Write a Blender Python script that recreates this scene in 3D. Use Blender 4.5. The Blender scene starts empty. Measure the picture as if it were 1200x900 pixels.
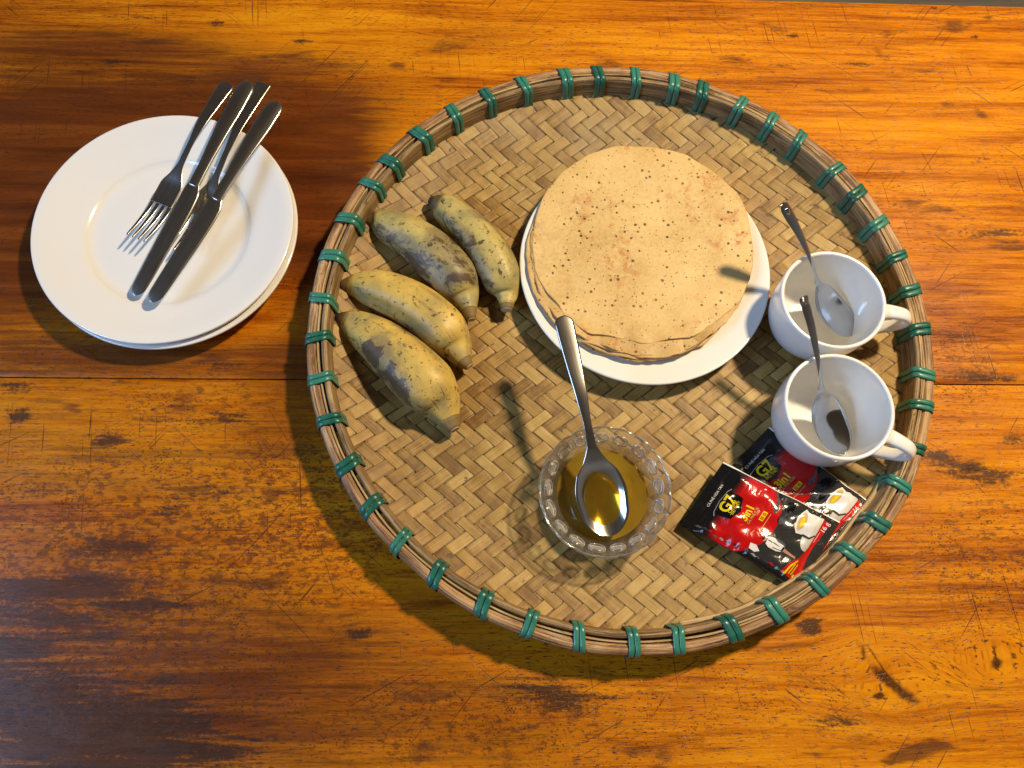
import bpy, bmesh, math, random
import numpy as np
from mathutils import Vector, Matrix
random.seed(7); rng = np.random.default_rng(7)
C = bpy.context.scene.collection
S = bpy.context.scene
R = math.radians

# ------------------------------------------------------------------ camera
FPX, TILT, ROLL, YAW, H = 900.0, R(18), R(6.5), R(-6.4), 0.62
cd = bpy.data.cameras.new('camera'); cam = bpy.data.objects.new('camera', cd); C.objects.link(cam)
cd.sensor_fit = 'HORIZONTAL'; cd.sensor_width = 36; cd.lens = 36 * FPX / 1200
cd.clip_start = .01; cd.clip_end = 50
_c, _s, _ct, _st = math.cos(ROLL), math.sin(ROLL), math.cos(TILT), math.sin(TILT)
right = Vector((_c, _s*_ct, _s*_st)); up = Vector((-_s, _c*_ct, _c*_st)); back = Vector((0, -_st, _ct))
m = Matrix((right, up, back)).transposed().to_4x4()
cam.matrix_world = Matrix.Rotation(YAW, 4, 'Z') @ Matrix.Translation((0, 0, H)) @ m
S.camera = cam

def W(x, y, z=0.0):
    c, s = math.cos(YAW), math.sin(YAW)
    return Vector((c*x - s*y, s*x + c*y, z))
def P(u, v, z=0.0):
    """point of the place at height z that was measured at (u, v) in the photograph"""
    x = (u-600)/FPX; y = (450-v)/FPX
    x, y = _c*x - _s*y, _s*x + _c*y
    d = (x, y*_ct + _st, y*_st - _ct); k = (z-H)/d[2]
    return W(d[0]*k, d[1]*k, z)

# ------------------------------------------------------------------ light
w = bpy.data.worlds.new('World'); S.world = w; w.use_nodes = True
nt = w.node_tree; nt.nodes.clear()
bg = nt.nodes.new('ShaderNodeBackground'); out = nt.nodes.new('ShaderNodeOutputWorld')
tc = nt.nodes.new('ShaderNodeTexCoord'); sx = nt.nodes.new('ShaderNodeSeparateXYZ'); rp = nt.nodes.new('ShaderNodeValToRGB')
nt.links.new(tc.outputs['Generated'], sx.inputs[0]); nt.links.new(sx.outputs['Z'], rp.inputs[0])
rp.color_ramp.elements[0].color = (.15, .14, .13, 1); rp.color_ramp.elements[0].position = 0.0
rp.color_ramp.elements[1].color = (.052, .041, .031, 1); rp.color_ramp.elements[1].position = .75
nt.links.new(rp.outputs[0], bg.inputs[0]); bg.inputs[1].default_value = 1.0
nt.links.new(bg.outputs[0], out.inputs[0])

def area(name, loc, target, size, power, col, sy=None, shape='RECTANGLE'):
    l = bpy.data.lights.new(name, 'AREA'); l.shape = shape; l.size = size
    if shape == 'RECTANGLE': l.size_y = sy or size
    l.energy = power; l.color = col
    o = bpy.data.objects.new(name, l); C.objects.link(o); o.location = loc
    o.rotation_euler = (Vector(target) - Vector(loc)).to_track_quat('-Z', 'Y').to_euler()
    return o
key = area('warm_lamp', W(.086+.60, .255+.52, 1.32), W(.1, .22, 0), .115, 31.5, (1.0, .79, .51), shape='DISK')
win = area('window_light', W(-1.30, -.34, 1.02), W(0.0, .22, 0), .85, 19, (.36, .605, 1.0), sy=.6)
S.view_settings.view_transform = 'Standard'; S.view_settings.look = 'None'
S.view_settings.exposure = 0.0; S.view_settings.gamma = 1.0
S.cycles.use_denoising = True

# ------------------------------------------------------------------ helpers
def tag(o, label=None, cat=None, group=None, kind=None):
    if label: o['label'] = label
    if cat: o['category'] = cat
    if group: o['group'] = group
    if kind: o['kind'] = kind
    return o
def empty(name, loc, rz=0.0):
    o = bpy.data.objects.new(name, None); C.objects.link(o); o.location = loc; o.rotation_euler = (0, 0, rz)
    o.empty_display_size = .02
    bpy.context.view_layer.update()
    return o
def link(name, me, mat=None, parent=None, smooth=True):
    if mat is not None and not me.materials: me.materials.append(mat)
    if smooth: me.polygons.foreach_set('use_smooth', [True]*len(me.polygons))
    o = bpy.data.objects.new(name, me); C.objects.link(o)
    if parent is not None: o.parent = parent
    return o
def mesh(name, vs, fs, uv=None):
    me = bpy.data.meshes.new(name); me.from_pydata([tuple(v) for v in vs], [], fs); me.update()
    if uv is not None:
        l = me.uv_layers.new(name='UVMap'); idx = np.zeros(len(me.loops), int); me.loops.foreach_get('vertex_index', idx)
        l.data.foreach_set('uv', np.asarray(uv, float)[idx].ravel())
    return me
def recalc(me):
    b = bmesh.new(); b.from_mesh(me); bmesh.ops.recalc_face_normals(b, faces=b.faces); b.to_mesh(me); b.free(); return me
def lathe_mesh(name, prof, n=96, rfun=None):
    vs = []; fs = []; k = len(prof); vs = []
    for i in range(n):
        a = 2*math.pi*i/n
        for j, (r, z) in enumerate(prof):
            rr, zz = (r, z) if rfun is None else rfun(r, z, a)
            vs.append((rr*math.cos(a), rr*math.sin(a), zz))
    for i in range(n):
        i2 = (i+1) % n
        for j in range(k-1):
            fs.append((i*k+j, i2*k+j, i2*k+j+1, i*k+j+1))
    me = mesh(name, vs, fs)
    b = bmesh.new(); b.from_mesh(me); bmesh.ops.remove_doubles(b, verts=b.verts, dist=1e-6)
    bmesh.ops.recalc_face_normals(b, faces=b.faces); b.to_mesh(me); b.free()
    return me
def smooth_prof(pts, n=6):
    """Catmull-Rom through profile points"""
    p = [np.array(q, float) for q in pts]; p = [2*p[0]-p[1]] + p + [2*p[-1]-p[-2]]; o = []
    for i in range(1, len(p)-2):
        for t in np.arange(n)/n:
            o.append(.5*((2*p[i]) + (-p[i-1]+p[i+1])*t + (2*p[i-1]-5*p[i]+4*p[i+1]-p[i+2])*t*t + (-p[i-1]+3*p[i]-3*p[i+1]+p[i+2])*t**3))
    o.append(p[-2]); return o
def cr(xs, ys, x):
    """smooth (pchip) interpolation"""
    xs = np.asarray(xs, float); ys = np.asarray(ys, float); h = np.diff(xs); d = np.diff(ys)/h
    mm = np.zeros(len(xs)); mm[1:-1] = np.where(d[:-1]*d[1:] > 0, 2*d[:-1]*d[1:]/(d[:-1]+d[1:]+1e-12), 0); mm[0] = d[0]; mm[-1] = d[-1]
    x = np.clip(x, xs[0], xs[-1]); i = np.clip(np.searchsorted(xs, x)-1, 0, len(h)-1); t = (x-xs[i])/h[i]
    return ((1+2*t)*(1-t)**2*ys[i] + t*(1-t)**2*h[i]*mm[i] + t*t*(3-2*t)*ys[i+1] + t*t*(t-1)*h[i]*mm[i+1])

# ------------------------------------------------------------------ materials
class N:
    def __init__(s, name):
        s.m = bpy.data.materials.new(name); s.m.use_nodes = True; s.t = s.m.node_tree; s.t.nodes.clear()
        s.out = s.t.nodes.new('ShaderNodeOutputMaterial')
    def n(s, typ, **kw):
        nd = s.t.nodes.new('ShaderNode'+typ)
        for k, v in kw.items():
            if k.startswith('_'): setattr(nd, k[1:], v)
        for k, v in kw.items():
            if k.startswith('_'): continue
            key = int(k[1:]) if k[0] == 'i' and k[1:].isdigit() else k.replace('__', ' ')
            if isinstance(v, bpy.types.NodeSocket): s.t.links.new(v, nd.inputs[key])
            else:
                if isinstance(v, tuple) and len(v) == 3 and nd.inputs[key].type == 'RGBA': v = (*v, 1)
                nd.inputs[key].default_value = v
        return nd
    def math(s, op, a, b=0.0, c=0.0, clamp=False): return s.n('Math', _operation=op, _use_clamp=clamp, i0=a, i1=b, i2=c).outputs[0]
    def noise(s, vec, scale, detail=4, rough=.55, dist=0.0): return s.n('TexNoise', Vector=vec, Scale=scale, Detail=float(detail), Roughness=rough, Distortion=dist).outputs['Fac']
    def map(s, vec, scale=(1, 1, 1), rot=(0, 0, 0), loc=(0, 0, 0)): return s.n('Mapping', Vector=vec, Scale=scale, Rotation=rot, Location=loc).outputs[0]
    def ramp(s, fac, stops):
        nd = s.n('ValToRGB', Fac=fac); e = nd.color_ramp.elements
        while len(e) < len(stops): e.new(.5)
        for el, (p, c) in zip(e, stops): el.position = p; el.color = (*c, 1) if isinstance(c, tuple) else (c, c, c, 1)
        return nd.outputs[0]
    def rng(s, v, a, b, c=0.0, d=1.0): return s.n('MapRange', _interpolation_type='SMOOTHSTEP', i0=v, i1=a, i2=b, i3=c, i4=d).outputs[0]
    def mix(s, f, a, b, typ='MIX'):
        nd = s.t.nodes.new('ShaderNodeMix'); nd.data_type = 'RGBA'; nd.blend_type = typ
        for i, v in ((0, f), (6, a), (7, b)):
            if isinstance(v, bpy.types.NodeSocket): s.t.links.new(v, nd.inputs[i])
            else: nd.inputs[i].default_value = v if i == 0 else (*v, 1)
        return nd.outputs[2]
    def bump(s, h, strength=.3, dist=.001, normal=None):
        nd = s.n('Bump', Height=h, Strength=strength, Distance=dist)
        if normal is not None: s.t.links.new(normal, nd.inputs['Normal'])
        return nd.outputs[0]
    def coord(s, k='Object'): return s.n('TexCoord').outputs[k]
    def rand(s): return s.n('ObjectInfo').outputs['Random']
    def pbr(s, col, rough=.5, normal=None, **kw):
        nd = s.n('BsdfPrincipled', Roughness=rough, **{'Base__Color': col}, **kw)
        if normal is not None: s.t.links.new(normal, nd.inputs['Normal'])
        return nd
    def done(s, nd): s.t.links.new(nd.outputs[0], s.out.inputs[0]); return s.m

def mat_table():
    a = N('varnished_wood'); uv = a.coord('UV'); ob = a.coord('Object')
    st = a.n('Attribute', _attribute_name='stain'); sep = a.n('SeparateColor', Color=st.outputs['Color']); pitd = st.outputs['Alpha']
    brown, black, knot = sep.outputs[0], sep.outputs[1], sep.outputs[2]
    g1 = a.noise(a.map(uv, (3.5, 60, 1)), 1.0, 8, .6, .6)
    g2 = a.noise(a.map(uv, (14, 420, 1)), 1.0, 6, .65, .3)
    g4 = a.noise(a.map(uv, (38, 620, 1), loc=(1, 7, 0)), 1.0, 5, .7, .25)
    g5 = a.noise(a.map(uv, (9, 170, 1), loc=(6, 3, 0)), 1.0, 7, .68, .5)
    g3 = a.noise(a.map(uv, (2.2, 9, 1), loc=(3, 1, 0)), 1.0, 4, .55, .8)
    f = a.math('ADD', a.math('MULTIPLY', g1, .40), a.math('ADD', a.math('MULTIPLY', g3, .30), a.math('MULTIPLY', g5, .30)))
    f = a.math('ADD', f, a.math('ADD', a.math('MULTIPLY', a.math('SUBTRACT', g2, .5), .20), a.math('MULTIPLY', a.math('SUBTRACT', g4, .5), .22)))
    col = a.ramp(f, [(.36, (.17, .036, .002)), (.43, (.36, .095, .003)), (.51, (.57, .185, .004)), (.62, (.74, .30, .006))])
    # reddish dark boards
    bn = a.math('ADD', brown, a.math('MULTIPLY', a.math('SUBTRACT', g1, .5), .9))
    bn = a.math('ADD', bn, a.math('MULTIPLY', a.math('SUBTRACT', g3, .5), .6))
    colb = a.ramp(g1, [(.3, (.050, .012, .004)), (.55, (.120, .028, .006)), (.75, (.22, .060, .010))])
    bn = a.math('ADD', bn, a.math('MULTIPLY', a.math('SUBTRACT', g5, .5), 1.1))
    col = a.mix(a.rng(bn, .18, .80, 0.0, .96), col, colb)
    # soft brown smudges along the grain
    sm = a.noise(a.map(uv, (11, 42, 1), loc=(5, 5, 0)), 1.0, 5, .6, .5)
    col = a.mix(a.math('MULTIPLY', a.rng(sm, .585, .70), .75), col, (.085, .028, .012))
    # black worn stains, broken up by noise
    b1 = a.noise(a.map(uv, (18, 75, 1)), 1.0, 9, .72, .6)
    b2 = a.noise(a.map(uv, (300, 340, 1)), 1.0, 4, .7)
    bl = a.math('ADD', black, a.math('ADD', a.math('MULTIPLY', a.math('SUBTRACT', b1, .5), 2.3), a.math('ADD', a.math('MULTIPLY', a.math('SUBTRACT', b2, .5), 1.0), a.math('MULTIPLY', a.math('SUBTRACT', g5, .5), 1.2))))
    bmask = a.math('MULTIPLY', a.rng(bl, .30, .74), a.rng(black, .03, .25))
    col = a.mix(a.math('MULTIPLY', bmask, .86), col, (.030, .017, .013))
    # fine open pores (dashes) and pits
    p1 = a.noise(a.map(uv, (140, 800, 1)), 1.0, 3, .6)
    patch = a.noise(a.map(uv, (7, 12, 1), loc=(9, 2, 0)), 1.0, 3, .5)
    pm = a.math('MULTIPLY', a.rng(p1, .555, .65), a.rng(patch, .35, .60, .35, 1.0))
    vor = a.n('TexVoronoi', Vector=a.map(uv, (330, 420, 1)), Scale=1.0)
    pit = a.math('MULTIPLY', a.rng(vor.outputs['Distance'], .36, .16), a.rng(a.noise(a.map(uv, (30, 34, 1)), 1.0, 3), .46, .56))
    pit = a.math('MULTIPLY', pit, a.rng(a.math('ADD', pitd, a.math('MULTIPLY', a.math('SUBTRACT', patch, .5), 1.2)), .12, .55, .06, 1.0))
    fl_ = a.noise(a.map(uv, (120, 210, 1), loc=(4, 4, 0)), 1.0, 7, .75, .4)
    fm = a.math('MULTIPLY', a.rng(a.math('ADD', fl_, a.math('MULTIPLY', pitd, .12)), .565, .66), a.rng(pitd, .05, .6, .12, 1.0))
    col = a.mix(a.math('MULTIPLY', fm, .72), col, (.10, .032, .010))
    col = a.mix(a.math('MULTIPLY', a.math('MAXIMUM', pm, pit), .82), col, (.050, .017, .007))
    # cross-grain saw marks and scratches
    sc = None
    for k, (ang, sx_, sy_, th) in enumerate([(40, 12, 620, .725), (-52, 11, 560, .72), (84, 14, 600, .72), (-28, 10, 560, .73)]):
        n_ = a.noise(a.map(a.map(ob, (1, 1, 1), (0, 0, R(ang))), (sx_, sy_, 1), loc=(k*3.1, k, 0)), 1.0, 1, .4)
        m_ = a.math('MULTIPLY', a.rng(n_, th-.03, th), a.rng(a.noise(a.map(ob, (11, 11, 1), loc=(k*7, 0, 0)), 1.0, 2), .52, .60))
        sc = m_ if sc is None else a.math('MAXIMUM', sc, m_)
    col = a.mix(a.math('MULTIPLY', sc, .8), col, (.055, .022, .010))
    # deep single scratches
    ds = None
    for (u0, v0, u1, v1, wd) in SCR:
        p0, p1_ = P(u0, v0), P(u1, v1); d = p1_-p0; L = d.length; an = math.atan2(d.y, d.x)
        q = a.n('VectorRotate', _rotation_type='Z_AXIS', Vector=a.n('VectorMath', _operation='SUBTRACT', i0=ob, i1=tuple(p0)).outputs[0], Angle=-an).outputs[0]
        ss = a.n('SeparateXYZ', Vector=q)
        x_, y_ = ss.outputs[0], ss.outputs[1]
        y_ = a.math('ADD', y_, a.math('MULTIPLY', a.math('MULTIPLY', x_, a.math('SUBTRACT', L, x_)), random.uniform(-1.2, 1.2)))
        m_ = a.math('MULTIPLY', a.rng(a.math('ABSOLUTE', y_), wd*1.5, wd*.4), a.math('MULTIPLY', a.rng(x_, 0.0, L*.25), a.rng(x_, L, L*.7)))
        ds = m_ if ds is None else a.math('MAXIMUM', ds, m_)
    ds = a.math('MULTIPLY', ds, a.rng(b2, .35, .6, .4, 1.0))
    col = a.mix(a.math('MULTIPLY', ds, .8), col, (.05, .018, .008))
    # knots
    col = a.mix(a.rng(a.math('ADD', knot, a.math('MULTIPLY', a.math('SUBTRACT', b1, .5), .5)), .3, .75, 0.0, .9), col, (.045, .014, .006))
    hgt = a.math('SUBTRACT', a.math('MULTIPLY', g2, .5), a.math('ADD', a.math('MULTIPLY', pm, .5), a.math('ADD', a.math('MULTIPLY', ds, .25), a.math('MULTIPLY', sc, .3))))
    nr = a.bump(hgt, .35, .0006)
    nr = a.bump(a.noise(a.map(ob, (18, 30, 1)), 1.0, 2), .25, .002, nr)
    rgh = a.rng(b1, .3, .7, .20, .34)
    return a.done(a.pbr(col, rgh, nr, **{'Specular__IOR__Level': .22}))

SCR = [(270,655,390,780,.0004),(365,560,230,700,.0004),(310,470,345,530,.0003),(90,400,125,430,.0004),(240,830,320,790,.0004),
       (1078,175,1095,205,.0005),(1080,215,1086,232,.0005),(900,30,925,52,.0004),(1035,135,1048,120,.0004),(360,595,400,720,.0003),
       (1132,75,1140,92,.0005),(290,610,450,600,.0003),(355,90,365,140,.0003),(5,5,25,22,.0006),(700,770,640,740,.0004),
       (1012,750,1045,800,.0009),(1137,560,1160,585,.0004),(1020,150,1036,182,.0003),(950,60,1010,95,.0003),(450,30,520,45,.0003)]

def mat_strip(tint):
    a = N('bamboo_strip'); uv = a.coord('UV'); ob = a.coord('Object'); rd = a.rand()
    off = a.n('CombineXYZ', X=a.math('MULTIPLY', rd, 37.0), Y=a.math('MULTIPLY', rd, 91.0)).outputs[0]
    v = a.n('VectorMath', _operation='ADD', i0=uv, i1=off).outputs[0]
    g = a.noise(a.map(v, (12, 900, 1)), 1.0, 5, .6, .2)
    pa = a.noise(a.map(v, (55, 30, 1)), 1.0, 3, .6)
    f = a.math('ADD', a.math('MULTIPLY', g, .38), a.math('ADD', a.math('MULTIPLY', pa, .46), a.math('MULTIPLY', rd, .18)))
    t = tint
    col = a.ramp(f, [(.37, (.27*t, .135*t, .030*t)), (.46, (.47*t, .268*t, .066*t)), (.56, (.63*t, .390*t, .105*t)), (.67, (.78*t, .53*t, .17*t))])
    # grey weathered towards the far rim, in patches
    gp = a.noise(a.map(ob, (9, 9, 9)), 1.0, 3)
    ypos = a.n('SeparateXYZ', Vector=ob).outputs[1]
    gm = a.math('MULTIPLY', a.rng(ypos, .06, .24), a.rng(gp, .35, .6))
    col = a.mix(a.math('MULTIPLY', gm, .45), col, (.30, .25, .16))
    edge = a.math('ABSOLUTE', a.n('SeparateXYZ', Vector=uv).outputs[1])
    col = a.mix(a.math('MULTIPLY', a.rng(edge, .0044, .0051), .85), col, (.07, .038, .015))  # shade of the gaps between strips, painted as darker strip edges
    sp = a.noise(a.map(v, (260, 500, 1)), 1.0, 4, .7)
    spm = a.math('MULTIPLY', a.rng(sp, .60, .68), a.rng(a.noise(a.map(ob, (40, 40, 1)), 1.0, 3), .50, .62))
    col = a.mix(a.math('MULTIPLY', spm, .85), col, (.075, .045, .020))
    big = a.noise(a.map(ob, (52, 52, 1), loc=(4, 4, 0)), 1.0, 5, .6)
    col = a.mix(a.rng(big, .655, .69, 0.0, .8), col, (.07, .04, .02))
    nr = a.bump(a.math('SUBTRACT', g, spm), .4, .0006)
    return a.done(a.pbr(col, .48, nr, **{'Specular__IOR__Level': .35}))
def mat_hoop(name, cols, seed, pale=False):
    a = N(name); uv = a.coord('UV')
    v = a.map(uv, (1, 1, 1), loc=(seed, seed, 0))
    g = a.noise(a.map(v, (9, 650, 1)), 1.0, 6, .6, .4)
    g2 = a.noise(a.map(v, (22, 60, 1)), 1.0, 5, .65, .5)
    f = a.math('ADD', a.math('MULTIPLY', g, .55), a.math('MULTIPLY', g2, .45))
    col = a.ramp(f, [(.40, cols[0]), (.49, cols[1]), (.58, cols[2])])
    if pale:
        pm = a.math('MULTIPLY', a.rng(a.noise(a.map(v, (26, 300, 1), loc=(8, 3, 0)), 1.0, 6, .7), .56, .62), a.rng(a.noise(a.map(v, (6, 20, 1)), 1.0, 2), .42, .55))
        col = a.mix(a.math('MULTIPLY', pm, .8), col, (.52, .42, .30))
    dk = a.math('MAXIMUM', a.rng(a.noise(a.map(v, (16, 420, 1), loc=(2, 9, 0)), 1.0, 5, .65), .57, .63), a.math('MULTIPLY', a.rng(a.noise(a.map(v, (34, 55, 1), loc=(6, 1, 0)), 1.0, 6, .7, .6), .60, .68), .7))
    col = a.mix(a.math('MULTIPLY', dk, .65), col, (.06, .034, .016))
    return a.done(a.pbr(col, .42, a.bump(a.math('SUBTRACT', g, dk), .8, .0011), **{'Specular__IOR__Level': .4}))
def mat_plastic():
    a = N('green_plastic'); ob = a.coord('Object'); rd = a.rand()
    f = a.noise(a.map(ob, (300, 60, 60)), 1.0, 2)
    col = a.ramp(a.math('ADD', a.math('MULTIPLY', f, .6), a.math('MULTIPLY', rd, .4)), [(.34, (.010, .100, .072)), (.62, (.040, .215, .155))])
    st_ = a.noise(a.map(ob, (40, 900, 40)), 1.0, 3, .7)
    return a.done(a.pbr(col, .30, a.bump(st_, .5, .0004), **{'Specular__IOR__Level': .6}))
def mat_ceramic(name, col=(.82, .80, .76)):
    a = N(name); ob = a.coord('Object')
    f = a.noise(ob, 9.0, 3)
    c = a.mix(a.rng(f, .4, .7, 0.0, .25), col, (.78, .755, .70))
    sp = a.rng(a.noise(ob, 520.0, 2), .77, .80)
    c = a.mix(a.math('MULTIPLY', sp, .45), c, (.35, .30, .22))
    return a.done(a.pbr(c, .16, a.bump(a.noise(ob, 24.0, 2), .10, .002), **{'Specular__IOR__Level': .5, 'Coat__Weight': .5, 'Coat__Roughness': .06}))
def mat_steel(name, rough=.2, col=(.60, .58, .55)):
    a = N(name); ob = a.coord('Object')
    s1 = a.noise(a.map(ob, (25, 500, 25)), 1.0, 3, .6)
    s2 = a.noise(a.map(ob, (500, 30, 40), (0, 0, .3)), 1.0, 3, .6)
    r = a.math('ADD', rough, a.math('MULTIPLY', a.math('SUBTRACT', s1, .5), .10))
    sm = a.noise(ob, 60.0, 4)
    c = a.mix(a.rng(sm, .5, .75, 0.0, .4), col, tuple(x*.72 for x in col))
    return a.done(a.pbr(c, r, a.bump(a.noise(ob, 35.0, 2), .05, .002), Metallic=1.0))
def mat_banana(seed, yellow, dull, hurt=1.0):
    a = N('banana_peel'); ob = a.coord('Object'); uv = a.coord('UV'); v = a.map(ob, loc=(seed*1.7, seed, 0))
    f = a.noise(v, 38.0, 5, .6)
    col = a.ramp(f, [(.34, dull), (.50, yellow), (.66, tuple(min(1, x*1.22) for x in yellow))])
    gr = a.noise(a.map(v, loc=(2, 2, 2)), 26.0, 5, .65)
    side = a.n('Attribute', _attribute_name='bruise').outputs['Fac']; side = a.math('MULTIPLY', side, hurt)
    gm = a.rng(a.math('ADD', gr, a.math('MULTIPLY', side, .50)), .56, .78)
    col = a.mix(a.math('MULTIPLY', gm, .66), col, (.185, .155, .090))
    pu = a.rng(a.math('ADD', a.noise(a.map(v, loc=(5, 1, 2)), 55.0, 7, .72, .8), a.math('MULTIPLY', side, .30)), .65, .75)
    col = a.mix(a.math('MULTIPLY', pu, .84), col, (.060, .034, .024))
    rl = a.math('MULTIPLY', a.rng(a.noise(a.map(uv, (5, 260, 1), loc=(seed*2, 3, 0)), 1.0, 3, .6), .54, .66), a.rng(gr, .42, .58))
    col = a.mix(a.math('MULTIPLY', rl, .45), col, (.20, .13, .045))
    s1 = a.rng(a.noise(v, 260.0, 3, .6), .61, .67)
    s2 = a.rng(a.noise(a.map(v, loc=(3, 3, 3)), 110.0, 4, .65), .61, .66)
    ln = a.rng(a.noise(a.map(uv, (14, 210, 1), loc=(seed, 1, 0)), 1.0, 3), .66, .70)
    sp = a.math('MAXIMUM', a.math('MULTIPLY', s1, .8), a.math('MAXIMUM', s2, ln))
    col = a.mix(a.math('MULTIPLY', sp, .85), col, (.045, .030, .014))
    ends = a.n('Attribute', _attribute_name='ends').outputs['Fac']
    col = a.mix(a.rng(a.math('ADD', ends, a.math('MULTIPLY', a.math('SUBTRACT', f, .5), 1.2)), .45, .95, 0.0, .9), col, (.065, .040, .020))
    nr = a.bump(a.math('SUBTRACT', a.noise(v, 120.0, 5), sp), .16, .0010)
    return a.done(a.pbr(col, .46, nr, **{'Specular__IOR__Level': .42}))
def mat_crepe(top):
    a = N('pancake_top' if top else 'pancake_under'); ob = a.coord('Object'); rd = a.rand()
    v = ob if top else a.n('VectorMath', _operation='ADD', i0=ob, i1=a.n('CombineXYZ', X=a.math('MULTIPLY', rd, 5.0)).outputs[0]).outputs[0]
    f = a.noise(v, 20.0, 5, .6); f2 = a.noise(v, 380.0, 4, .65)
    base = a.ramp(a.math('ADD', a.math('MULTIPLY', f, .6), a.math('MULTIPLY', f2, .4)),
                  [(.38, (.50, .32, .110)), (.5, (.62, .43, .165)), (.62, (.70, .52, .23))] if top else [(.35, (.44, .27, .095)), (.5, (.57, .38, .15)), (.65, (.64, .46, .20))])
    # toasted flecks
    tm = a.math('MULTIPLY', a.rng(a.noise(v, 70.0, 6, .75, .6), .49, .62), a.rng(a.noise(a.map(v, loc=(1, 5, 0)), 26.0, 3), .46, .64))
    tm = a.math('MULTIPLY', tm, a.rng(f2, .38, .56, .25, 1.0)); lr = a.rng(a.noise(v, 46.0, 4, .6), .52, .66, 0.0, .35)
    base = a.mix(a.math('MULTIPLY', lr, .45), base, (.60, .34, .09))
    col = a.mix(a.math('MULTIPLY', tm, .9), base, (.42, .12, .015))
    # bubble holes, larger and smaller
    def holes(sc, rad, thr, lo):
        vo = a.n('TexVoronoi', Vector=v, Scale=sc, Randomness=.95); c = a.n('SeparateColor', Color=vo.outputs['Color'])
        rr = a.math('MULTIPLY', a.rng(c.outputs[1], 0.0, 1.0, .35, 1.0), rad)
        return a.math('MULTIPLY', a.rng(a.math('SUBTRACT', vo.outputs['Distance'], rr), .05, -.05), a.math('GREATER_THAN', a.math('ADD', c.outputs[0], lo), thr))
    dens = a.math('MULTIPLY', a.rng(a.noise(a.map(v, loc=(7, 7, 0)), 14.0, 2), .40, .62), .35)
    h = a.math('MAXIMUM', holes(170.0, .225, .46, dens), a.math('MULTIPLY', holes(300.0, .20, .56, dens), .8))
    col = a.mix(a.math('MULTIPLY', h, .97), col, (.060, .026, .008))
    col = a.mix(a.rng(a.noise(v, 9.0, 3), .35, .65, 0.0, .22), col, (.60, .35, .10))
    nr = a.bump(a.math('SUBTRACT', a.math('ADD', a.math('MULTIPLY', f2, .35), a.math('MULTIPLY', a.noise(v, 46.0, 3), .9)), h), .40, .0010)
    return a.done(a.pbr(col, .50, nr, **{'Specular__IOR__Level': .35, 'Subsurface__Weight': .08, 'Subsurface__Scale': .003}))
def mat_glass():
    a = N('pressed_glass'); lw = a.n('LayerWeight', Blend=.35).outputs['Fresnel']; ob = a.coord('Object')
    nr = a.bump(a.noise(ob, 120.0, 2), .25, .001)
    tr = a.n('BsdfTransparent', Color=(.93, .925, .90)).outputs[0]
    gl = a.n('BsdfGlossy', Color=(1, 1, 1), Roughness=.06, Normal=nr).outputs[0]
    df = a.n('BsdfTranslucent', Color=(.80, .80, .78)).outputs[0]
    d2 = a.n('BsdfDiffuse', Color=(.72, .70, .66)).outputs[0]
    m1 = a.n('MixShader', Fac=.5, i1=df, i2=d2).outputs[0]
    m2 = a.n('MixShader', Fac=.06, i1=tr, i2=m1).outputs[0]
    return a.done(a.n('MixShader', Fac=a.math('MULTIPLY', lw, .62), i1=m2, i2=gl))
def mat_glass_clear():
    a = N('clear_glass')
    g = a.n('BsdfGlossy', Color=(1, 1, 1), Roughness=.10).outputs[0]
    d = a.n('BsdfDiffuse', Color=(.80, .79, .76)).outputs[0]
    tr = a.n('BsdfTransparent', Color=(.96, .95, .93)).outputs[0]
    lw = a.n('LayerWeight', Blend=.45)
    m1 = a.n('MixShader', Fac=a.math('MULTIPLY', lw.outputs['Facing'], .75), i1=tr, i2=d).outputs[0]
    return a.done(a.n('MixShader', Fac=a.math('MULTIPLY', lw.outputs['Fresnel'], .8), i1=m1, i2=g))
def mat_honey(name, thick):
    a = N(name); ob = a.coord('Object')
    c = a.ramp(a.noise(ob, 30.0, 2), [(.35, (.30, .195, .018)), (.65, (.40, .265, .028))])
    pr = a.pbr(c, .04, None, **{'Specular__IOR__Level': .6, 'Coat__Weight': .6, 'Coat__Roughness': .02})
    tr = a.n('BsdfTransparent', Color=(.80, .62, .16)).outputs[0]
    return a.done(a.n('MixShader', Fac=thick, i1=tr, i2=pr.outputs[0]))
def mat_flat(name, col, rough=.4, metal=0.0, amt=.25):
    a = N(name); ob = a.coord('Object'); f = a.noise(ob, 300.0, 3)
    c = a.mix(a.rng(f, .35, .7, 0.0, amt), col, tuple(x*.6 for x in col))
    return a.done(a.pbr(c, rough, a.bump(f, .1, .0003), Metallic=metal))
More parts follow.
